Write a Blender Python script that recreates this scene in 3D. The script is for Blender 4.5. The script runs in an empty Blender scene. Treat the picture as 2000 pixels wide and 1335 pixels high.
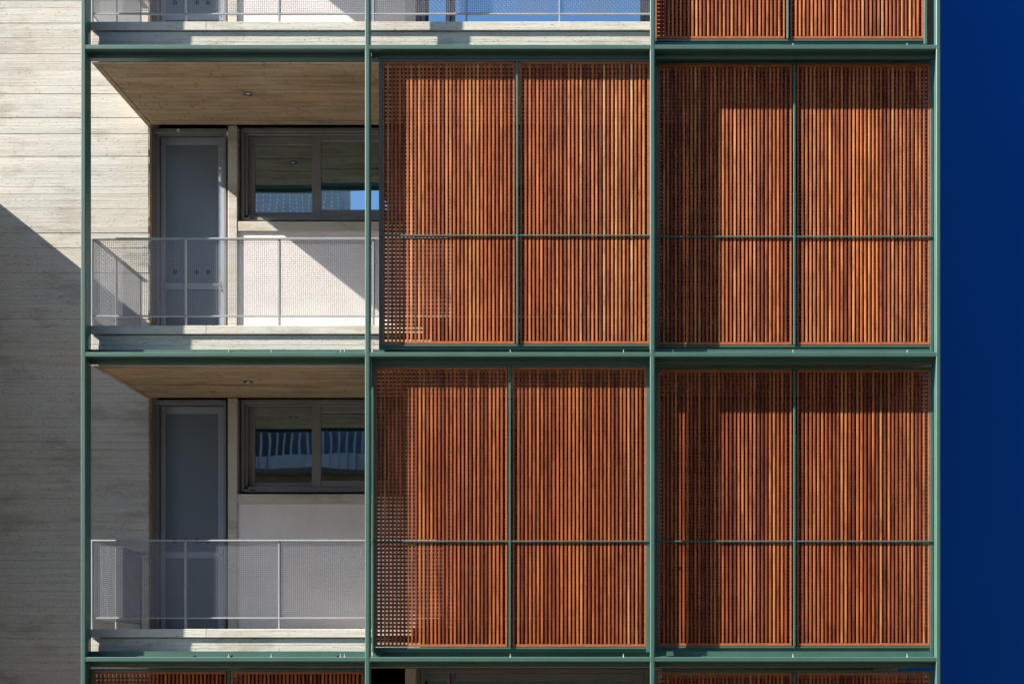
import bpy, bmesh, math, random
from mathutils import Vector
random.seed(7)
C = bpy.context.scene
COL = C.collection
ZG = 5.4                      # eye height of the photographer above the street

# ------------------------------------------------------------------ camera
cam_d = bpy.data.cameras.new('camera')
cam = bpy.data.objects.new('camera', cam_d)
COL.objects.link(cam)
cam.location = (1.245, -14.0, ZG)
cam.rotation_euler = (math.radians(90), 0, 0)
cam_d.sensor_width = 36.0
cam_d.lens = 50.4
cam_d.shift_x = -0.1245
cam_d.shift_y = 0.335
cam_d.clip_end = 2000
C.camera = cam
C.render.resolution_x = 1024
C.render.resolution_y = 683

# ------------------------------------------------------------------ sky and sun
SUN = Vector((-3.6, -1.0, 2.88)).normalized()       # direction towards the sun
w = bpy.data.worlds.new('World'); C.world = w; w.use_nodes = True
nt = w.node_tree
bg = nt.nodes['Background']
sk = nt.nodes.new('ShaderNodeTexSky'); sk.sky_type = 'NISHITA'; sk.sun_disc = False
sk.sun_elevation = math.asin(SUN.z)
sk.sun_rotation = math.atan2(SUN.x, SUN.y)
sk.altitude = 100; sk.air_density = 1.0; sk.dust_density = 0.4; sk.ozone_density = 2.0
nt.links.new(sk.outputs[0], bg.inputs[0])
bg.inputs[1].default_value = 0.061
ld = bpy.data.lights.new('sun', 'SUN'); ld.energy = 5.0; ld.angle = math.radians(0.5); ld.color = (1.0, 0.93, 0.82)
sun = bpy.data.objects.new('sun', ld); COL.objects.link(sun)
sun.rotation_euler = SUN.to_track_quat('Z', 'Y').to_euler()
sun.location = (-30, -20, 40)
C.view_settings.view_transform = 'Standard'
C.view_settings.look = 'None'
C.view_settings.exposure = 2.2
C.view_settings.gamma = 1.0
C.view_settings.use_curve_mapping = False
C.cycles.max_bounces = 8
C.cycles.diffuse_bounces = 5
C.cycles.glossy_bounces = 4

# ------------------------------------------------------------------ materials
class NT:
    def __init__(s, name):
        s.m = bpy.data.materials.new(name); s.m.use_nodes = True
        s.t = s.m.node_tree; s.b = s.t.nodes['Principled BSDF']
    def n(s, typ, **kw):
        o = s.t.nodes.new(typ)
        for k, v in kw.items(): setattr(o, k, v)
        return o
    def l(s, a, b): s.t.links.new(a, b)
    def pos(s, scale=(1, 1, 1), coord='pos', offs=None):
        if coord == 'pos': src = s.n('ShaderNodeNewGeometry').outputs['Position']
        else: src = s.n('ShaderNodeTexCoord').outputs['Object']
        mp = s.n('ShaderNodeMapping'); mp.inputs['Scale'].default_value = scale
        s.l(src, mp.inputs['Vector'])
        if offs is not None: s.l(offs, mp.inputs['Location'])
        return mp.outputs[0]
    def noise(s, vec, scale, detail=4, rough=.6):
        o = s.n('ShaderNodeTexNoise'); o.inputs['Scale'].default_value = scale
        o.inputs['Detail'].default_value = detail; o.inputs['Roughness'].default_value = rough
        s.l(vec, o.inputs['Vector']); return o.outputs['Fac']
    def ramp(s, fac, stops):
        o = s.n('ShaderNodeValToRGB'); e = o.color_ramp.elements
        while len(e) < len(stops): e.new(.5)
        for el, (p, c) in zip(e, stops):
            el.position = p; el.color = (c, c, c, 1) if not isinstance(c, tuple) else (*c, 1)
        s.l(fac, o.inputs[0]); return o.outputs[0]
    def mix(s, a, b, fac=1.0, mode='MULTIPLY'):
        o = s.n('ShaderNodeMix', data_type='RGBA', blend_type=mode)
        for sock, v in ((o.inputs[0], fac), (o.inputs[6], a), (o.inputs[7], b)):
            if hasattr(v, 'is_output'): s.l(v, sock)
            elif isinstance(v, tuple): sock.default_value = (*v, 1)
            else: sock.default_value = v
        return o.outputs[2]
    def bump(s, h, strength, dist, prev=None):
        o = s.n('ShaderNodeBump'); o.inputs['Strength'].default_value = strength; o.inputs['Distance'].default_value = dist
        s.l(h, o.inputs['Height'])
        if prev is not None: s.l(prev, o.inputs['Normal'])
        return o.outputs[0]
    def fin(s, col, rough=.6, nrm=None, spec=.4, metal=0.0):
        if isinstance(col, tuple): s.b.inputs['Base Color'].default_value = (*col, 1)
        else: s.l(col, s.b.inputs['Base Color'])
        s.b.inputs['Roughness'].default_value = rough
        s.b.inputs['Specular IOR Level'].default_value = spec
        s.b.inputs['Metallic'].default_value = metal
        if nrm is not None: s.l(nrm, s.b.inputs['Normal'])
        return s.m

def concrete(name, base, warm=(1.0, .93, .82), gr=((.28, .87), (.5, .98), (.75, 1.03)), pits=True):
    k = NT(name)
    rnd = k.n('ShaderNodeObjectInfo').outputs['Random']
    comb = k.n('ShaderNodeCombineXYZ')
    mul = k.n('ShaderNodeMath', operation='MULTIPLY'); mul.inputs[1].default_value = 37.0
    k.l(rnd, mul.inputs[0]); k.l(mul.outputs[0], comb.inputs[0])
    p1 = k.pos((1, 1, 1)); g = k.pos((1.2, 6, 42), offs=comb.outputs[0]); gf = k.pos((5, 40, 170), offs=comb.outputs[0])
    cloud = k.noise(p1, 1.3, 5, .6); grain = k.noise(g, 1.0, 5, .65); fine = k.noise(gf, 1.0, 3, .6)
    c = k.mix(base, warm, k.ramp(cloud, [(.35, 0.0), (.7, .8)]), 'MULTIPLY')
    c = k.mix(c, k.ramp(grain, list(gr)))
    c = k.mix(c, k.ramp(rnd, [(0, .965), (1, 1.015)]))
    c = k.mix(c, k.ramp(fine, [(.3, .90), (.6, 1.02)]))
    st = k.noise(k.pos((.5, 1, 1.6)), 2.2, 4, .65)
    c = k.mix(c, k.ramp(st, [(.36, (.78, .76, .73)), (.47, (1., 1., 1.)), (.60, (1., 1., 1.)), (.70, (1.0, .93, .84))]))
    sp = k.noise(k.pos((.45, .1, 1.7)), 48, 3, .7)
    c = k.mix(c, k.ramp(sp, [(.30, .62), (.41, 1.0)]))
    n1 = k.bump(k.ramp(sp, [(.30, 0.0), (.41, 1.0)]), .7, .004); n1 = k.bump(grain, .6, .006, n1); n1 = k.bump(fine, .5, .0025, n1)
    if pits:
        pv = k.pos((1, 1, 1)); wob = k.noise(pv, 14, 2)
        vo = k.n('ShaderNodeTexVoronoi', feature='F1'); vo.inputs['Scale'].default_value = 16
        vo.inputs['Randomness'].default_value = 1.0
        mp = k.pos((1.0, 0.05, 1.5)); k.l(mp, vo.inputs['Vector'])
        pit = k.ramp(vo.outputs['Distance'], [(.07, 0.0), (.13, 1.0)])
        sel = k.ramp(k.noise(k.pos((1, 1, 1)), 2.1, 3, .6), [(.42, 1.0), (.54, 0.0)])
        pit = k.mix(pit, sel, 1.0, 'LIGHTEN')
        c = k.mix(c, k.mix((.50, .47, .43), (1., 1., 1.), pit, 'MIX'))
        n1 = k.bump(pit, .9, .006, n1)
    return k.fin(c, .85, n1, .25)

M = {}
M['concrete'] = concrete('board_formed_concrete', (.405, .40, .375))
M['concrete_smooth'] = concrete('smooth_concrete', (.44, .43, .395), pits=False)
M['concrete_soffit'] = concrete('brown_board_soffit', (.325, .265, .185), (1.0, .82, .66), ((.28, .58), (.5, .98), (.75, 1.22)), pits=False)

def steel(name, col):
    k = NT(name)
    n = k.noise(k.pos((1, 1, 1)), 3.0, 4); f = k.noise(k.pos((1, 1, .3)), 60, 3)
    c = k.mix(col, k.ramp(n, [(.3, .88), (.7, 1.08)]))
    c = k.mix(c, k.ramp(f, [(.3, .94), (.62, 1.03)]))
    k.b.inputs['Coat Weight'].default_value = .35; k.b.inputs['Coat Roughness'].default_value = .3
    return k.fin(c, .45, k.bump(f, .12, .0015), .4)
M['steel'] = steel('green_painted_steel', (.034, .086, .070))
M['grey_metal'] = steel('grey_painted_metal', (.25, .275, .295))
M['mesh'] = steel('galvanised_wire', (.17, .185, .215))
M['alu'] = steel('taupe_grey_aluminium', (.160, .163, .170))
M['alu_door'] = steel('blue_grey_aluminium', (.235, .265, .32))
M['door_panel'] = NT('obscured_door_glass').fin((.105, .135, .16), .28, None, .7)
M['black'] = NT('black_rubber').fin((.012, .012, .014), .5)
M['chrome'] = NT('satin_chrome').fin((.6, .6, .6), .3, None, .5, 1.0)

def batten(name, f, g_):
    k = NT(name)
    rnd = k.n('ShaderNodeObjectInfo').outputs['Random']
    comb = k.n('ShaderNodeCombineXYZ'); mm = k.n('ShaderNodeMath', operation='MULTIPLY'); mm.inputs[1].default_value = 91.
    k.l(rnd, mm.inputs[0]); k.l(mm.outputs[0], comb.inputs[0])
    g = k.noise(k.pos((90, 90, 2.2), offs=comb.outputs[0]), 1.0, 4, .6)
    big = k.noise(k.pos((8, 8, 1.1), offs=comb.outputs[0]), 1.0, 3, .6)
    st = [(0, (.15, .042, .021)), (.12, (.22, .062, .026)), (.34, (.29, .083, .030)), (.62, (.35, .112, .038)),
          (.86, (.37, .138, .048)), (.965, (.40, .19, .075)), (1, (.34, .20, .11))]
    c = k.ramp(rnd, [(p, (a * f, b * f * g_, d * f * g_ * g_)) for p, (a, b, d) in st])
    mid = k.noise(k.pos((25, 25, 5), offs=comb.outputs[0]), 1.0, 4, .65)
    c = k.mix(c, k.ramp(g, [(.25, (.66, .60, .56)), (.5, (1., 1., 1.)), (.75, (1.18, 1.14, 1.08))]))
    c = k.mix(c, k.ramp(mid, [(.30, (.58, .48, .44)), (.50, (1., 1., 1.)), (.75, (1.14, 1.10, 1.06))]))
    c = k.mix(c, k.ramp(big, [(.3, (.46, .35, .32)), (.50, (.96, .94, .94)), (.64, (1.12, 1.12, 1.08)), (.74, (1.25, 1.5, 1.75))]))
    return k.fin(c, .55, k.bump(g, .3, .001), .18)
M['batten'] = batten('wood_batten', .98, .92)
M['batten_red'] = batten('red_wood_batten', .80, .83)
k = NT('wood_frame')
g = k.noise(k.pos((12, 60, 60)), 1.0, 4, .6)
c = k.ramp(g, [(.25, (.17, .045, .019)), (.5, (.27, .076, .028)), (.75, (.34, .11, .04))])
M['wood'] = k.fin(c, .55, k.bump(g, .3, .001), .18)
k = NT('wood_back_slats')  # shade of the lattice gaps put into a darker, redder wood colour
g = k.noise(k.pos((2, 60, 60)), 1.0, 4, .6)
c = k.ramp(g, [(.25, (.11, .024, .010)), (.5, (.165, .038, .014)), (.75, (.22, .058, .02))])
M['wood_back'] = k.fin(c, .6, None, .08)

k = NT('white_render')
n = k.noise(k.pos(), 55, 5, .7); n2 = k.noise(k.pos(), 2.2, 4)
c = k.mix((.60, .565, .555), k.ramp(n2, [(.3, .9), (.7, 1.05)])); c = k.mix(c, k.ramp(n, [(.3, .86), (.65, 1.06)]))
M['plaster'] = k.fin(c, .9, k.bump(n, .8, .006), .2)
k = NT('deep_blue_render')
n = k.noise(k.pos(), 30, 4, .7); n2 = k.noise(k.pos(), .25, 2)
c = k.mix((.0006, .072, .345), k.ramp(n2, [(.3, .96), (.7, 1.04)]))
M['blue'] = k.fin(c, .9, k.bump(n, .2, .002), .1)

k = NT('coated_window_glass')           # solar-coated panes: they mirror the street strongly
gl = k.n('ShaderNodeBsdfGlossy'); gl.inputs['Color'].default_value = (.55, .80, 1, 1); gl.inputs['Roughness'].default_value = .006
wv = k.noise(k.pos(), 1.5, 1); bp = k.bump(wv, .05, .02); k.l(bp, gl.inputs['Normal'])
df = k.n('ShaderNodeBsdfDiffuse'); df.inputs['Color'].default_value = (.010, .011, .010, 1)
mx = k.n('ShaderNodeMixShader'); mx.inputs[0].default_value = .50
k.l(df.outputs[0], mx.inputs[1]); k.l(gl.outputs[0], mx.inputs[2])
k.l(mx.outputs[0], k.t.nodes['Material Output'].inputs['Surface'])
M['glass'] = k.m

def plain(name, col, rough=.8, sc=3.0):
    k = NT(name); n = k.noise(k.pos(), sc, 5, .65); f = k.noise(k.pos(), sc * 30, 3)
    c = k.mix(col, k.ramp(n, [(.3, .85), (.7, 1.12)])); c = k.mix(c, k.ramp(f, [(.3, .88), (.65, 1.06)]))
    return k.fin(c, rough, k.bump(f, .3, .004), .2)
M['asphalt'] = plain('asphalt', (.045, .041, .036))
M['paving'] = plain('pavement_slabs', (.125, .095, .065))
M['tile'] = plain('balcony_floor', (.36, .34, .31))
M['opp_wall'] = plain('pale_blue_grey_render', (.07, .09, .12))
M['opp_upper'] = plain('pale_grey_render', (.46, .47, .48))
M['opp_white'] = plain('white_paint', (.22, .22, .23))
M['opp_tan'] = plain('tan_render', (.17, .13, .075))
M['string_white'] = plain('white_string', (.85, .85, .85))
M['dark_room'] = NT('dark_opening').fin((.02, .022, .025), .6)

# ------------------------------------------------------------------ helpers
class MB:
    def __init__(s): s.b = bmesh.new()
    def box(s, x0, x1, y0, y1, z0, z1, bev=0.0, seg=1):
        r = bmesh.ops.create_cube(s.b, size=1.0)
        vs = r['verts']
        for v in vs:
            v.co = ((x0 + x1) / 2 + v.co.x * (x1 - x0), (y0 + y1) / 2 + v.co.y * (y1 - y0), (z0 + z1) / 2 + v.co.z * (z1 - z0))
        if bev:
            es = list({e for v in vs for e in v.link_edges})
            bmesh.ops.bevel(s.b, geom=es, offset=bev, segments=seg, affect='EDGES', profile=.5)
        return s
    def rod(s, a, b, r, n=8):
        a, b = Vector(a), Vector(b); d = b - a
        m = d.to_track_quat('Z', 'Y').to_matrix().to_4x4(); m.translation = (a + b) / 2
        bmesh.ops.create_cone(s.b, cap_ends=True, segments=n, radius1=r, radius2=r, depth=d.length, matrix=m)
        return s
    def cone(s, a, b, r1, r2, n=16):
        a, b = Vector(a), Vector(b); d = b - a
        m = d.to_track_quat('Z', 'Y').to_matrix().to_4x4(); m.translation = (a + b) / 2
        bmesh.ops.create_cone(s.b, cap_ends=True, segments=n, radius1=r1, radius2=r2, depth=d.length, matrix=m)
        return s
    def mesh(s, name, mat):
        me = bpy.data.meshes.new(name); s.b.to_mesh(me); s.b.free(); me.materials.append(M[mat]); return me
    def build(s, name, mat, parent=None, loc=None):
        return link(name, s.mesh(name, mat), parent, loc)
def link(name, data, parent=None, loc=None):
    o = bpy.data.objects.new(name, data); COL.objects.link(o)
    if parent is not None: o.parent = parent
    if loc is not None: o.location = loc
    return o
def thing(name, label, cat, loc=(0, 0, 0), group=None):
    o = link(name, None, None, loc); o.empty_display_size = .2
    o['label'] = label; o['category'] = cat; o['kind'] = 'thing'
    if group: o['group'] = group
    return o
def tag(o, label, cat, group=None):
    o['label'] = label; o['category'] = cat; o['kind'] = 'thing'
    if group: o['group'] = group
    return o
def PX(px, y): return 1.245 + (px - 1249) * (14 + y) / 2800.0       # photo measurements to metres at depth y
def PZ(py, y): return (1338 - py) * (14 + y) / 2800.0                # relative to the eye

# ------------------------------------------------------------------ storey levels (relative to the eye)
BEAM = [9.20, 6.205, 3.205, .230, -2.76]         # underside of each front beam
SOF = [9.19, 6.193, 3.178, .190, -2.80]          # slab soffits
KERB = [9.58, 6.590, 3.573, .560, -2.43]         # kerb tops
POSTX = [(-4.212, -4.166), (-1.4375, -1.3885), (1.3475, 1.3965), (4.143, 4.1845)]
YB = 1.87                                        # face of the rear wall
XL, XR = -4.212, 4.15                            # balcony slab ends
GROUND = -ZG

# ------------------------------------------------------------------ ground
g = MB().box(-400, 400, -400, 400, -.5, 0).build('ground', 'paving'); g['kind'] = 'structure'
g = MB().box(-300, 300, -21, -7, .0, .004).build('road', 'asphalt'); g['kind'] = 'structure'
for y0, y1 in ((-7, -6.8), (-21.2, -21)):
    g = MB().box(-300, 300, y0, y1, 0, .13, .01).build('kerb', 'concrete_smooth'); g['kind'] = 'structure'
g = MB().box(-300, 300, -6.8, 1.87, 0, .12).build('pavement', 'paving'); g['kind'] = 'structure'

# ------------------------------------------------------------------ board-marked concrete wall on the left
Z0 = ZG
wall = thing('concrete_wall', 'tall pale board-marked concrete wall left of the balconies, half of it in diagonal shadow', 'wall', (-5.6, YB, 0))
def local(o, x0, x1, y0, y1, z0, z1, mb, bev=0):
    l = o.location
    return mb.box(x0 - l.x, x1 - l.x, y0 - l.y, y1 - l.y, z0 - l.z, z1 - l.z, bev)
CW = PX(290, YB)
local(wall, -9, CW - .004, YB + .012, YB + .5, .0, ZG + 11.0, MB()).build('wall_core', 'concrete_smooth', wall)
z = ZG - 3.2
first = True
z_list = []
while z < ZG + 8.4:
    h = random.uniform(.078, .094)
    z_list.append((z, h)); z += h
for z, h in z_list:
    xs = [-6.6, CW]
    if random.random() < .04: xs.insert(1, random.uniform(-5.9, -4.4))
    for a, b in zip(xs[:-1], xs[1:]):
        jg = random.choice([.0002, .0002, .0003, .0004, .0007, .0012])
        d = random.choice([0, .0008, .0015, .0025, .0042]) + random.uniform(0, .0008)
        mb = MB(); tw = random.uniform(-.0012, .0012)
        local(wall, a + .0006, b - .0006, YB - d, YB + .02, z + jg, z + h - jg, mb, .0015)
        for v in mb.b.verts:
            if v.co.y < .01: v.co.y += tw * (1 if v.co.z > z + h / 2 - wall.location.z else -1)
        mb.build('board_mark', 'concrete', wall)

# a projecting wing further left throws the big diagonal shadow
wing = thing('concrete_wing', 'projecting concrete side wing just beyond the left edge, shading the concrete wall', 'wall', (-6.3, 1.3, 0))
local(wing, -7.6, -5.9, .58, YB - .02, 0, ZG + 5.37, MB(), .005).build('wing_wall', 'concrete_smooth', wing)
local(wing, -7.6, -5.9, .58, YB - .02, ZG + 5.374, ZG + 5.38, MB()).build('coping', 'concrete_smooth', wing)

# ------------------------------------------------------------------ blue wall on the right
tag(MB().box(3.9, 16, 3.2, 3.6, 0, ZG + 12).build('blue_wall', 'blue'),
    'plain deep blue rendered wall filling the right edge beside the green frame', 'wall')

# ------------------------------------------------------------------ balcony slabs
slab_lab = {0: 'balcony slab of the roof storey above the picture', 1: 'topmost visible concrete balcony slab, its kerb lit below the cropped railing',
            2: 'middle concrete balcony slab, below the railing of the sunlit balcony', 3: 'lowest concrete balcony slab, below the railing of the shaded balcony',
            4: 'concrete balcony slab of the storey below the picture'}
for i in range(5):
    s0, k0 = SOF[i] + ZG, KERB[i] + ZG
    t = thing('balcony_slab', slab_lab[i], 'balcony slab', (0, 1.0, s0), 'concrete balcony slabs')
    L = lambda *a, **kw: local(t, *a, **kw)
    mb = MB()
    L(XL + .003, XR, .272, YB - .01, s0 + .03, k0 - .10, mb)
    mb.build('slab_core', 'concrete_smooth', t)
    # lower fascia in two board lifts
    zc = k0 - .09
    mb = MB(); L(XL, XR, .268, .30, s0 + .20 + .0035, zc - .001, mb, .002); mb.build('fascia_board', 'concrete', t)
    mb = MB(); L(XL, XR, .2665, .30, s0, s0 + .20, mb, .002); mb.build('fascia_board', 'concrete', t)
    # kerb stones
    xs = [XL, PX(403, .25), 1.37, XR]
    for a, b in zip(xs[:-1], xs[1:]):
        mb = MB(); L(a + .0015, b - .0015, .248, .42, zc + .006, k0, mb, .003); mb.build('kerb_stone', 'concrete_smooth', t)
    mb = MB(); L(XL + .01, XR, .42, YB - .01, k0 - .10, k0 - .05, mb); mb.build('floor_finish', 'tile', t)
    # soffit: edge strip and boards
    if i < 4:
        mb = MB(); L(XL, XL + .055, .30, YB - .002, s0, s0 + .03, mb, .003); mb.build('edge_strip', 'concrete_soffit', t)
        y = .30
        while y < YB - .02:
            wd = min(random.uniform(.095, .112), YB - .002 - y)
            d = random.uniform(0, .008)
            mb = MB(); L(XL + .062, XR, y + .001, y + wd - .001, s0 + d, s0 + .03, mb, .002); mb.build('soffit_board', 'concrete_soffit', t)
            y += wd

# ------------------------------------------------------------------ rear walls per storey
store_name = {1: 'sunlit upper', 0: 'cropped top', 2: 'shaded lower', 3: 'bottom'}
for i in range(4):                # storey between slab i+1 (floor) and slab i (soffit)
    fl = KERB[i + 1] + ZG - .05; sf = SOF[i] + ZG
    nm = ['topmost balcony, cropped by the picture', 'upper balcony with the diagonal sun patch', 'lower balcony in full shade', 'bottom balcony cut by the picture'][i]
    t = thing('rear_wall', 'recessed wall with white render behind the ' + nm, 'wall', (0, YB, fl), 'recessed walls behind the balconies')
    L = lambda *a, **kw: local(t, *a, **kw)
    mb = MB(); L(CW + .03, XR - .05, 2.16, 2.6, fl - .5, sf + .4, mb); mb.build('wall_core', 'concrete_smooth', t)
    mb = MB(); L(CW - .004, CW + .012, YB - .0, 2.16, fl, sf, mb); mb.build('jamb', 'concrete_soffit', t)
    def pier(a, b, y=YB):
        mb = MB(); L(a, b, y, 2.1, fl, sf - .002, mb, .004); mb.build('pier', 'concrete_smooth', t)
    pier(PX(445, YB), PX(463, YB))
    pier(PX(791, YB), PX(812, YB))
    pier(1.36, 1.50); pier(XR - .3, XR - .05)
    mb = MB(); L(XR - .06, XR - .004, 0.46, YB - .012, fl, sf - .05, mb, .004); mb.build('side_wall', 'concrete_smooth', t)
    W0, W1 = PX(463, YB), PX(791, YB)
    wb = sf - 1.031
    mb = MB(); L(W0 + .002, W1 - .002, YB + .004, 2.1, wb - .136, wb - .03, mb, .003); mb.build('sill', 'concrete_smooth', t)
    mb = MB(); L(W0 + .001, W1 - .001, YB + .02, 2.1, fl, wb - .138, mb); mb.build('render_panel', 'plaster', t)

if True:
    tag(MB().box(CW + .03, XR - .05, 1.95, 8, ZG + 9.7, ZG + 15.5).build('upper_shade_block', 'concrete_smooth'), 'plain concrete block added above the picture to shade the blue wall', 'building')  # unseen mass, added so its shadow covers the blue wall
tag(MB().box(CW + .03, XR - .05, 2.65, 8, 0, ZG + 9.65).build('light_block_core', 'concrete_smooth'), 'concrete block added behind the balconies to keep light out, hidden by walls and doors', 'building')  # hidden box, added to stop light passing behind the balconies

# ------------------------------------------------------------------ glazed doors (left end of each balcony)
door_lab = ['blue-grey framed balcony door of the cropped top balcony, only its foot showing',
            'blue-grey framed balcony door with obscured panel on the upper, sunlit balcony',
            'blue-grey framed balcony door with obscured panel on the lower, shaded balcony']
for i in range(3):
    fl = KERB[i + 1] + ZG - .05; sf = SOF[i] + ZG; kb = KERB[i + 1] + ZG
    x0, x1 = PX(297, 1.97), PX(442.5, 1.97)
    t = thing('glazed_door', door_lab[i], 'door', ((x0 + x1) / 2, 1.97, fl), 'glazed balcony doors')
    L = lambda *a, **kw: local(t, *a, **kw)
    ztop = sf - .004
    mb = MB()
    L(x0, x0 + .030, 1.95, 2.15, fl, ztop, mb, .003); L(x0 + .031, x0 + .058, 1.985, 2.15, fl, ztop - .03, mb, .003)
    L(x1 - .030, x1, 1.95, 2.15, fl, ztop, mb, .003)
    L(x0 + .031, x1 - .031, 1.95, 2.15, ztop - .045, ztop, mb, .003)
    mb.build('door_frame', 'alu', t)
    a, b = x0 + .064, x1 - .038                     # leaf
    g0, g1 = PX(317, 1.97), PX(420.5, 1.97)
    zt = sf - .054; gt = sf - .135; m0, m1 = kb + .862, kb + .936
    mb = MB()
    L(a, g0, 2.070, 2.13, fl + .02, zt, mb, .004); L(g1, b, 2.070, 2.13, fl + .02, zt, mb, .004)
    L(g0 + .0005, g1 - .0005, 2.071, 2.13, gt, zt, mb, .004)
    L(g0 + .0005, g1 - .0005, 2.071, 2.13, m0, m1, mb, .004)
    L(g0 + .0005, g1 - .0005, 2.071, 2.13, fl + .02, fl + .10, mb, .004)
    mb.build('door_leaf', 'alu_door', t)
    mb = MB(); L(g0 + .001, g1 - .001, 2.085, 2.11, m1 + .001, gt - .001, mb); mb.build('upper_panel', 'door_panel', t)
    mb = MB(); L(g0 + .001, g1 - .001, 2.087, 2.11, fl + .101, m0 - .001, mb); mb.build('lower_panel', 'door_panel', t)
    for px in (337, 358, 380, 402):
        X = PX(px, 2.0) - t.location.x; Y = 2.083 - t.location.y; Zc = kb + 1.058 - t.location.z
        mb = MB().cone((X, Y + .002, Zc), (X, Y - .006, Zc), .027, .0255, 18); v = mb.build('vent_hole', 'black', t)
        v2 = MB()
        for q in range(12):
            a0 = q * math.tau / 12; a1 = a0 + math.tau / 12
            v2.rod((X + .0275 * math.cos(a0), Y - .004, Zc + .0275 * math.sin(a0)), (X + .0275 * math.cos(a1), Y - .004, Zc + .0275 * math.sin(a1)), .0018, 5)
        v2.build('vent_ring', 'alu', v)
    X = PX(428, 1.98)
    mb = MB(); L(X - .016, X + .016, 2.057, 2.070, m0 - .015, m1 + .015, mb, .003); h = mb.build('handle_plate', 'chrome', t)
    mb = MB(); L(X - .008, X + .008, 2.030, 2.0565, (m0 + m1) / 2 - .01, (m0 + m1) / 2 + .012, mb, .003)
    L(X - .085, X + .008, 2.015, 2.030, (m0 + m1) / 2 - .009, (m0 + m1) / 2 + .011, mb, .003); mb.build('lever', 'chrome', h)

# ------------------------------------------------------------------ sliding windows
win_lab = ['grey sliding window above the picture on the topmost balcony', 'grey aluminium two-sash sliding window on the sunlit upper balcony, reflecting blue sky',
           'grey aluminium two-sash sliding window on the shaded lower balcony, reflecting a white balcony']
for i in range(3):
    sf = SOF[i] + ZG
    x0, x1 = PX(472, 1.95), PX(789, 1.95)
    zt, zb = sf - .004, sf - 1.031
    t = thing('sliding_window', win_lab[i], 'window', ((x0 + x1) / 2, 1.95, zb), 'sliding windows on the balconies')
    L = lambda *a, **kw: local(t, *a, **kw)
    mb = MB()
    L(x0 - .045, x0 - .003, 1.99, 2.09, zb, zt, mb, .003)
    L(x0, x0 + .034, 1.93, 2.09, zb, zt, mb, .003); L(x0 + .035, x0 + .066, 1.955, 2.09, zb + .06, zt - .05, mb, .003)
    L(x1 - .066, x1, 1.93, 2.09, zb, zt, mb, .003)
    L(x0 + .0345, x1 - .0665, 1.93, 2.09, zt - .045, zt, mb, .003); L(x0 + .067, x1 - .067, 1.955, 2.09, zt - .068, zt - .046, mb, .003)
    L(x0 + .0345, x1 - .0665, 1.93, 2.09, zb, zb + .034, mb, .003); L(x0 + .067, x1 - .067, 1.945, 2.09, zb + .035, zb + .058, mb, .003)
    mb.build('window_frame', 'alu', t)
    mb = MB(); L(PX(489, 1.93), PX(498, 1.93), 1.922, 1.93, zb + .012, zb + .026, mb, .002); mb.build('drain_cap', 'black', t)
    def sash(a, b, ga, gb, y, za, zc, gza, gzc):
        mb = MB()
        L(a, ga, y, y + .035, za, zc, mb, .004); L(gb, b, y, y + .035, za, zc, mb, .004)
        L(ga + .0005, gb - .0005, y + .001, y + .035, za, gza, mb, .004); L(ga + .0005, gb - .0005, y + .001, y + .035, gzc, zc, mb, .004)
        s_ = mb.build('sash', 'alu', t)
        mb = MB(); L(ga - .004, gb + .004, y + .014, y + .022, gza - .004, gzc + .004, mb); mb.build('pane', 'glass', s_)
    sash(PX(485, 2.0), PX(626, 2.0), PX(498, 2.0), PX(612, 2.0), 2.0, zb + .059, zt - .070, sf - .917, sf - .165)
    sash(PX(609, 1.96), PX(776, 1.96), PX(627, 1.96), PX(759, 1.96), 1.96, zb + .059, zt - .052, sf - .902, sf - .140)

# ------------------------------------------------------------------ sliding glass doors in the two right-hand bays
gd_lab = ['wide glass sliding door reflecting blue sky on the cropped top balcony', 'wide glass sliding door hidden behind the upper middle wooden screen',
          'wide glass sliding door hidden behind the lower middle wooden screen', 'wide dark glass sliding door under the bottom middle beam']
gd_lab3 = ['glass sliding door behind the cropped top right wooden screen', 'glass sliding door behind the upper right wooden screen',
           'glass sliding door behind the lower right wooden screen', 'glass sliding door behind the bottom right wooden screen']
for i in range(4):
    fl = KERB[i + 1] + ZG - .05; sf = SOF[i] + ZG
    for (x0, x1, lab) in ((PX(812, 1.95), 1.355, gd_lab[i]), (1.505, XR - .305, gd_lab3[i])):
        t = thing('glass_sliding_door', lab, 'glass door', ((x0 + x1) / 2, 1.95, fl), 'glass sliding doors')
        L = lambda *a, **kw: local(t, *a, **kw)
        mb = MB(); zt = sf - .004
        L(x0 + .003, x0 + .05, 1.93, 2.09, fl, zt, mb, .003); L(x1 - .05, x1 - .003, 1.93, 2.09, fl, zt, mb, .003)
        L(x0 + .051, x1 - .051, 1.93, 2.09, zt - .05, zt, mb, .003); L(x0 + .051, x1 - .051, 1.93, 2.09, fl, fl + .04, mb, .003)
        mb.build('door_frame', 'alu', t)
        n = 2; q0 = x0 + .052; q1 = x1 - .052
        cuts = [q0, q0 + .33, q1] if x0 < 0 else [q0, (q0 + q1) / 2, q1]
        for j, (a, b) in enumerate(zip(cuts[:-1], cuts[1:])):
            y = 1.955 + .04 * (j % 2)
            ga, gb = a + .05, b - .05
            mb = MB()
            L(a + .001, ga, y, y + .035, fl + .042, zt - .052, mb, .003); L(gb, b - .001, y, y + .035, fl + .042, zt - .052, mb, .003)
            L(ga + .0005, gb - .0005, y + .001, y + .035, fl + .042, fl + .075, mb, .003); L(ga + .0005, gb - .0005, y + .001, y + .035, zt - .13, zt - .052, mb, .003)
            s_ = mb.build('sash', 'alu', t)
            mb = MB(); L(ga - .004, gb + .004, y + .014, y + .022, fl + .07, zt - .126, mb); mb.build('pane', 'glass', s_)

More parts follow.
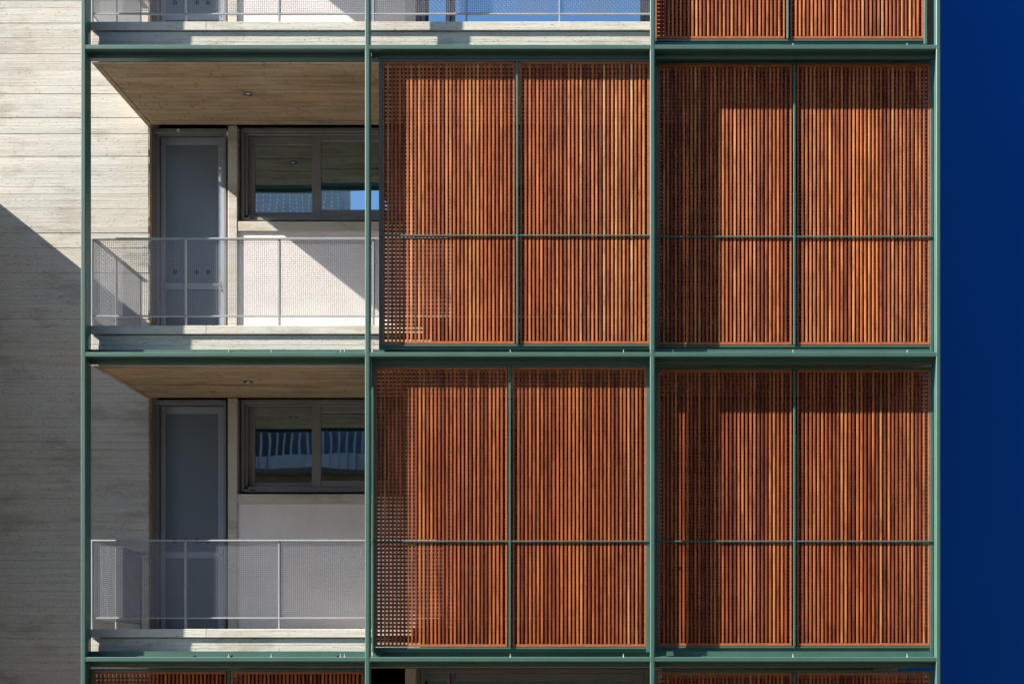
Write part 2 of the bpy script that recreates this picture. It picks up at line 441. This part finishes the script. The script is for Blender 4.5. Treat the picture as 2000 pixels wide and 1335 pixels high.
# ------------------------------------------------------------------ green steel frame
fr = thing('steel_frame', 'green painted steel grid of slim posts and beams standing in front of the balconies', 'steel frame', (0, 0, 0))
zt, zbm = ZG + 10.5, .12
MB().box(POSTX[0][0], POSTX[0][1], 0, .085, zbm, zt, .007, 3).build('post', 'steel', fr)
MB().box(POSTX[0][0] - .005, POSTX[0][0] + .007, .0745, .245, zbm, zt).build('post_web', 'steel', fr)
MB().box(POSTX[1][0], POSTX[1][1], 0, .085, zbm, zt, .011, 3).build('post', 'steel', fr)
MB().box(POSTX[2][0], POSTX[2][1], 0, .085, zbm, zt, .011, 3).build('post', 'steel', fr)
MB().box(POSTX[3][0], POSTX[3][1], 0, .115, zbm, zt, .008, 3).build('post', 'steel', fr)
for i in range(5):
    b0 = BEAM[i] + ZG
    for j in range(3):
        x0, x1 = POSTX[j][1] + .0005, POSTX[j + 1][0] - .0005
        MB().box(x0 - .012, x1 + .012, .0015, .083, b0, b0 + .047, .0075, 3).build('beam', 'steel', fr)
        MB().box(x0, x1, .0855, .130, b0 - .05, b0 + .046, .002).build('track', 'steel', fr)
        xg = POSTX[0][0] + .0075 if j == 0 else x0
        MB().box(xg, x1, .1305, .2465, b0 - .013, b0 + .060).box(xg, x1, .1465, .2465, b0 + .0605, b0 + .106).build('guide_rail', 'steel', fr)
        # guide pins, stops and bolts on top of the beam
        if i in (1, 2, 3):
            pins = {0: [447, 530, 665, 673], 1: [997, 1218], 2: [1549, 1772]}[j]
            for px in pins:
                X = PX(px, .045)
                MB().rod((X, .045, b0 + .0475), (X, .045, b0 + .078), .0042, 8).cone((X, .045, b0 + .0465), (X, .045, b0 + .053), .011, .006, 10).build('guide_pin', 'grey_metal', fr)
            if j == 0:
                for px in (380, 452, 660):
                    X = PX(px, .06)
                    MB().box(X - .014, X + .014, .052, .070, b0 + .0475, b0 + .068, .004).build('end_stop', 'black', fr)

# ------------------------------------------------------------------ railings
rail_lab = {1: 'grey wire-mesh balcony railing cropped at the top of the picture', 2: 'grey wire-mesh railing of the upper balcony with the diagonal sun patch behind it',
            3: 'grey wire-mesh railing of the lower, shaded balcony'}
PITCH, WR = .0205, .00145
for i in (1, 2, 3):
    kb = KERB[i] + ZG
    t = thing('balcony_railing', rail_lab[i], 'railing', (0, .33, kb), 'wire-mesh balcony railings')
    L = lambda *a, **kw: local(t, *a, **kw)
    yr = .33; top = kb + .888; bot = kb + .112
    XS = -4.228                                       # plane of the side return
    mb = MB(); L(XS - .006, XR, yr - .020, yr + .020, top - .010, top + .004, mb, .002); mb.build('top_rail', 'grey_metal', t)
    mb = MB(); L(XS - .006, XS + .008, yr + .0205, YB - .03, top - .010, top + .004, mb, .002); L(XS + .0085, XS + .05, yr + .0205, YB - .03, top - .010, top - .004, mb, .001); mb.build('side_rail', 'grey_metal', t)
    mb = MB(); L(XS + .0125, XR, yr - .012, yr + .012, bot - .006, bot + .006, mb, .002); mb.build('bottom_rail', 'grey_metal', t)
    mb = MB(); L(XS - .006, XS + .006, yr + .0225, YB - .17, bot - .006, bot + .006, mb, .002); mb.build('side_bottom_rail', 'grey_metal', t)
    mb = MB(); L(XS - .008, XS + .012, yr - .022, yr + .022, kb - .085, top - .0105, mb, .002); mb.build('corner_post', 'grey_metal', t)
    for y in (.98, YB - .17):
        mb = MB(); L(XS - .006, XS + .006, y, y + .045, kb - .005, top - .0105, mb, .002); mb.build('post', 'grey_metal', t)
    xs = [PX(362, yr), PX(545, yr), PX(729, yr)]
    while xs[-1] + .93 < XR: xs.append(xs[-1] + .93)
    for X in xs:
        mb = MB(); L(X - .007, X + .007, yr - .0115, yr + .034, kb + .001, bot - .0065, mb); L(X - .007, X + .007, yr + .0125, yr + .034, bot - .0065, bot + .0065, mb)
        L(X - .007, X + .007, yr - .0115, yr + .034, bot + .0065, top - .0105, mb); mb.build('post', 'grey_metal', t)
    # woven wire infill (verticals and horizontals cross over and under)
    def woven(u0, u1, v0, v1, put):
        vs, fs = [], []
        def wire(pts, ax):
            n0 = len(vs)
            for (u, v, w_) in pts:
                if ax == 0: ring = [(u, v - WR, w_ - WR), (u, v - WR, w_ + WR), (u, v + WR, w_ + WR), (u, v + WR, w_ - WR)]
                else: ring = [(u - WR, v, w_ - WR), (u - WR, v, w_ + WR), (u + WR, v, w_ + WR), (u + WR, v, w_ - WR)]
                vs.extend(put(*p) for p in ring)
            for q in range(len(pts) - 1):
                a = n0 + 4 * q
                for e in range(4): fs.append((a + e, a + (e + 1) % 4, a + 4 + (e + 1) % 4, a + 4 + e))
        nu = int((u1 - u0) / PITCH); nv = int((v1 - v0) / PITCH)
        U = [u0 + (q + .5) * (u1 - u0) / nu for q in range(nu)]; V = [v0 + (q + .5) * (v1 - v0) / nv for q in range(nv)]
        for a, u in enumerate(U):
            wire([(u, v0, 0)] + [(u, v, WR if (a + b) % 2 else -WR) for b, v in enumerate(V)] + [(u, v1, 0)], 1)
        for b, v in enumerate(V):
            wire([(u0, v, 0)] + [(u, v, -WR if (a + b) % 2 else WR) for a, u in enumerate(U)] + [(u1, v, 0)], 0)
        me = bpy.data.meshes.new('mesh_infill'); me.from_pydata(vs, [], fs); me.update(); me.materials.append(M['mesh'])
        o = link('mesh_infill', me, t); o['kind'] = 'stuff'
    edges = [XS + .013] + [X for X in xs] + [XR]
    for a, b in zip(edges[:-1], edges[1:]):
        woven(a + .008 - t.location.x, b - .008 - t.location.x, .118, .876, lambda u, v, w_: (u, w_ , v))
    woven(yr + .024, .98, .118, .876, lambda u, v, w_: (XS + w_, u - yr, v))
    woven(1.03, YB - .17, .118, .876, lambda u, v, w_: (XS + w_, u - yr, v))

# ------------------------------------------------------------------ downlights in the soffits
for i, lab in ((1, 'round recessed downlight in the brown soffit of the upper balcony'), (2, 'round recessed downlight in the brown soffit of the lower balcony')):
    s0 = SOF[i] + ZG; y = 1.03
    X = PX(484.5, y)
    t = thing('downlight', lab, 'downlight', (X, y, s0), 'recessed soffit downlights')
    mb = MB()
    for q in range(24):
        a0 = q * math.tau / 24; a1 = a0 + math.tau / 24
        mb.rod((.046 * math.cos(a0), .046 * math.sin(a0), -.003), (.046 * math.cos(a1), .046 * math.sin(a1), -.003), .007, 6)
    mb.build('trim_ring', 'alu', t)
    MB().cone((0, 0, -.001), (0, 0, -.004), .040, .040, 24).build('recess', 'black', t)
    MB().cone((0, 0, -.0045), (0, 0, -.010), .024, .018, 20).build('lens', 'chrome', t)

# ------------------------------------------------------------------ sliding wooden lattice screens
SLAT_P = .0388
mesh_cache = {}
def screen(lab, px0, px1, yf, zb, zt, mid_px, cross_z, wood='batten'):
    x0, x1 = PX(px0, yf), PX(px1, yf)
    t = thing('lattice_screen', lab, 'wooden screen', ((x0 + x1) / 2, yf, zb), 'sliding wooden lattice screens')
    L = lambda *a, **kw: local(t, *a, **kw)
    d0, d1 = yf, yf + .042
    fb = .047; fs = .032; ft = .024
    mb = MB(); L(x0, x0 + fs, d0, d1, zb, zt, mb, .002); mb.build('steel_stile', 'steel', t)
    mb = MB(); L(x1 - fs, x1, d0, d1, zb, zt, mb, .002); mb.build('steel_stile', 'steel', t)
    mb = MB(); L(x0 + fs + .0005, x1 - fs - .0005, d0 + .0005, d1, zb + fb - .018, zb + fb, mb, .002); L(x0 + fs + .0005, x1 - fs - .0005, d0 + .013, d1 - .001, zb, zb + fb - .0182, mb); mb.build('bottom_rail', 'steel', t)
    mb = MB(); L(x0 + fs + .0005, x1 - fs - .0005, d0 + .0005, d1, zt - ft, zt, mb, .002); mb.build('top_rail', 'steel', t)
    xm = PX(mid_px, yf)
    mb = MB(); L(xm - .0095, xm + .0095, d0 - .0145, d1, zb + fb + .0005, zt - ft - .0005, mb, .002); mb.build('mullion', 'steel', t)
    if cross_z is not None:
        l = t.location
        mb = MB(); L(x0 + .004, x1 - .004, d0 - .0115, d0 - .0025, cross_z - .0075, cross_z + .0075, mb, .003); mb.build('cross_bar', 'steel', t)
    pz0, pz1 = zb + fb + .006, zt - ft - .003
    for a, b in ((x0 + fs + .003, xm - .027), (xm + .027, x1 - fs - .003)):
        mb = MB(); st = .017; rl = .024
        L(a, a + st, d0 + .001, d1, pz0, pz1, mb, .0015); L(b - st, b, d0 + .001, d1, pz0, pz1, mb, .0015)
        L(a + st + .0004, b - st - .0004, d0 + .0015, d1, pz0, pz0 + rl, mb, .0015); L(a + st + .0004, b - st - .0004, d0 + .0015, d1, pz1 - rl, pz1, mb, .0015)
        pan = mb.build('lattice_panel', 'wood', t)
        ia, ib = a + st, b - st; hz0, hz1 = pz0 + rl + .0004, pz1 - rl - .0004
        n = max(3, round((ib - ia) / SLAT_P)); pitch = (ib - ia) / n
        H = round(hz1 - hz0, 4)
        sw = .0190
        H = (H, wood)
        if H not in mesh_cache:
            mesh_cache[H] = MB().box(-sw / 2, sw / 2, 0, .019, 0, H[0], .0014).mesh('slat', wood)
        for q in range(1, n):
            X = ia + q * pitch + random.uniform(-.0007, .0007)
            s_ = link('slat', mesh_cache[H], pan, (X - t.location.x, d0 + .0015 + random.uniform(-.0006, .0006) - t.location.y, hz0 - t.location.z)); s_.rotation_euler = (random.uniform(-.0003, .0003), random.uniform(-.0007, .0007), random.uniform(-.03, .03))
        m = round((hz1 - hz0) / SLAT_P); vp = (hz1 - hz0) / m
        mb = MB()
        for q in range(1, m):
            Zc = hz0 + q * vp
            L(ia, ib, d0 + .0215, d1 - .001, Zc - .0095, Zc + .0095, mb)
        o = mb.build('cross_slats', 'wood_back', pan); o['kind'] = 'stuff'
    return t
YF, YK = .100, .180
def tb(i, back):           # bottom and top of a screen hanging under beam i, standing above beam i+1
    top = BEAM[i] - .052 if not back else PZ({1: 121, 2: 717, 3: 1308}.get(i, 0), YK) if i in (1, 2, 3) else BEAM[i] - .04
    bot = BEAM[i + 1] + (.097 if not back else .109)
    return bot + ZG, top + ZG
b_, t_ = tb(1, False); screen('upper middle wooden lattice screen, pale orange battens lit by the sun', 740, 1275, .0925, b_, t_, 1010.5, PZ(461, YF) + ZG)
b_, t_ = tb(1, True);  screen('upper right wooden lattice screen beside the blue wall', 1279, 1823, YK, b_, t_, 1551.5, PZ(463, YK) + ZG)
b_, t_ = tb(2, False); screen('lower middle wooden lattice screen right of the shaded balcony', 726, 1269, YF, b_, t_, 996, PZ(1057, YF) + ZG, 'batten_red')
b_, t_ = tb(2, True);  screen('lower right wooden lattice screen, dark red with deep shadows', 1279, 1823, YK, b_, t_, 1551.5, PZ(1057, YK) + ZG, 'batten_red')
b_, t_ = tb(0, False); screen('top right wooden lattice screen, front one, cropped by the top of the picture', 1273, 1811, YF, b_, t_, 1538.5, PZ(-136, YF) + ZG)
b_, t_ = tb(0, True);  screen('top right wooden lattice screen parked behind the front one, only its right edge showing', 1279, 1823, YK, b_, t_, 1551.5, None)
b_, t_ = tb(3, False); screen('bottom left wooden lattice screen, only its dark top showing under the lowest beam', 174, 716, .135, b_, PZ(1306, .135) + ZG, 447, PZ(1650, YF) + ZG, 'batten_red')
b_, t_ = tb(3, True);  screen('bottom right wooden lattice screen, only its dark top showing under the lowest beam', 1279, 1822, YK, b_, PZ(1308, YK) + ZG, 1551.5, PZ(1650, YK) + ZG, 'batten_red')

# ------------------------------------------------------------------ building across the street (seen in the window reflections)
ob = thing('apartment_building', 'pale apartment building across the street, seen reflected in the balcony windows', 'building', (-14, -26, 0))
L = lambda *a, **kw: local(ob, *a, **kw)
mb = MB(); L(-26, -6.65, -38, -26, 0, ZG + 11.5, mb); mb.build('wall', 'opp_wall', ob)
mb = MB(); L(-26, -8.0, -28, -26.2, ZG + 11.5, ZG + 19, mb); mb.build('upper_wall', 'opp_upper', ob)
for zf in (-1.6, 1.7, 5.0, 8.3):
    mb = MB(); pts = 24; x0, x1 = -12.6, -6.7
    me_v = []
    for q in range(pts):
        xa = x0 + (x1 - x0) * q / pts; xb = x0 + (x1 - x0) * (q + 1) / pts
        dep = 1.1 + .35 * math.sin(math.pi * ((q + .5) / pts * 2 % 1))
        L(xa, xb, -25.995, -26 + dep, ZG + zf + 1.45, ZG + zf + 1.85, mb)
    mb.build('balcony_slab', 'opp_white', ob)
    mb = MB(); L(x0, x1, -25.99, -25.94, ZG + zf + .0, ZG + zf + 1.43, mb); mb.build('wall_band', 'opp_tan', ob)
    mb = MB()
    n = 25
    for q in range(n):
        X = x0 + (q + .5) * (x1 - x0) / n
        L(X - .032, X + .032, -25.0, -24.96, ZG + zf + 1.86, ZG + zf + 3.0, mb)
    L(x0, x1, -25.02, -24.94, ZG + zf + 3.0, ZG + zf + 3.06, mb)
    mb.build('balcony_railing', 'opp_white', ob)
    mb = MB(); L(-11.2, -9.4, -25.985, -25.96, ZG + zf + 1.87, ZG + zf + 3.0, mb); mb.build('window', 'dark_room', ob)
mb = MB()
for q in range(16):
    X = -11.2 + q * .21
    for j in range(14): L(X - .012, X + .012, -26.16, -26.13, ZG + 13.6 + j * .13, ZG + 13.67 + j * .13, mb)
mb.build('light_string', 'string_white', ob)

ob2 = thing('reflection_block', 'dull grey-brown block added across the street to darken the reflections behind the lattice', 'building', (10, -26.5, 0))  # added to screen bright low sky from the glass behind the lattice
L = lambda *a, **kw: local(ob2, *a, **kw)
mb = MB(); L(-6.6, 40, -40, -26.5, 0, ZG + 15.0, mb); mb.build('wall', 'opp_tan', ob2)
for zf in (-2.6, .6, 3.8, 7.0, 10.2):
    for q in range(14):
        X = -5.4 + q * 3.0
        mb = MB(); L(X, X + 1.5, -26.49, -26.42, ZG + zf, ZG + zf + 1.6, mb, .01); mb.build('window', 'dark_room', ob2)
mb = MB(); L(-6.64, 40, -26.8, -26.3, ZG + 15.005, ZG + 15.3, mb, .02); mb.build('cornice', 'opp_tan', ob2)
bpy.context.view_layer.update()
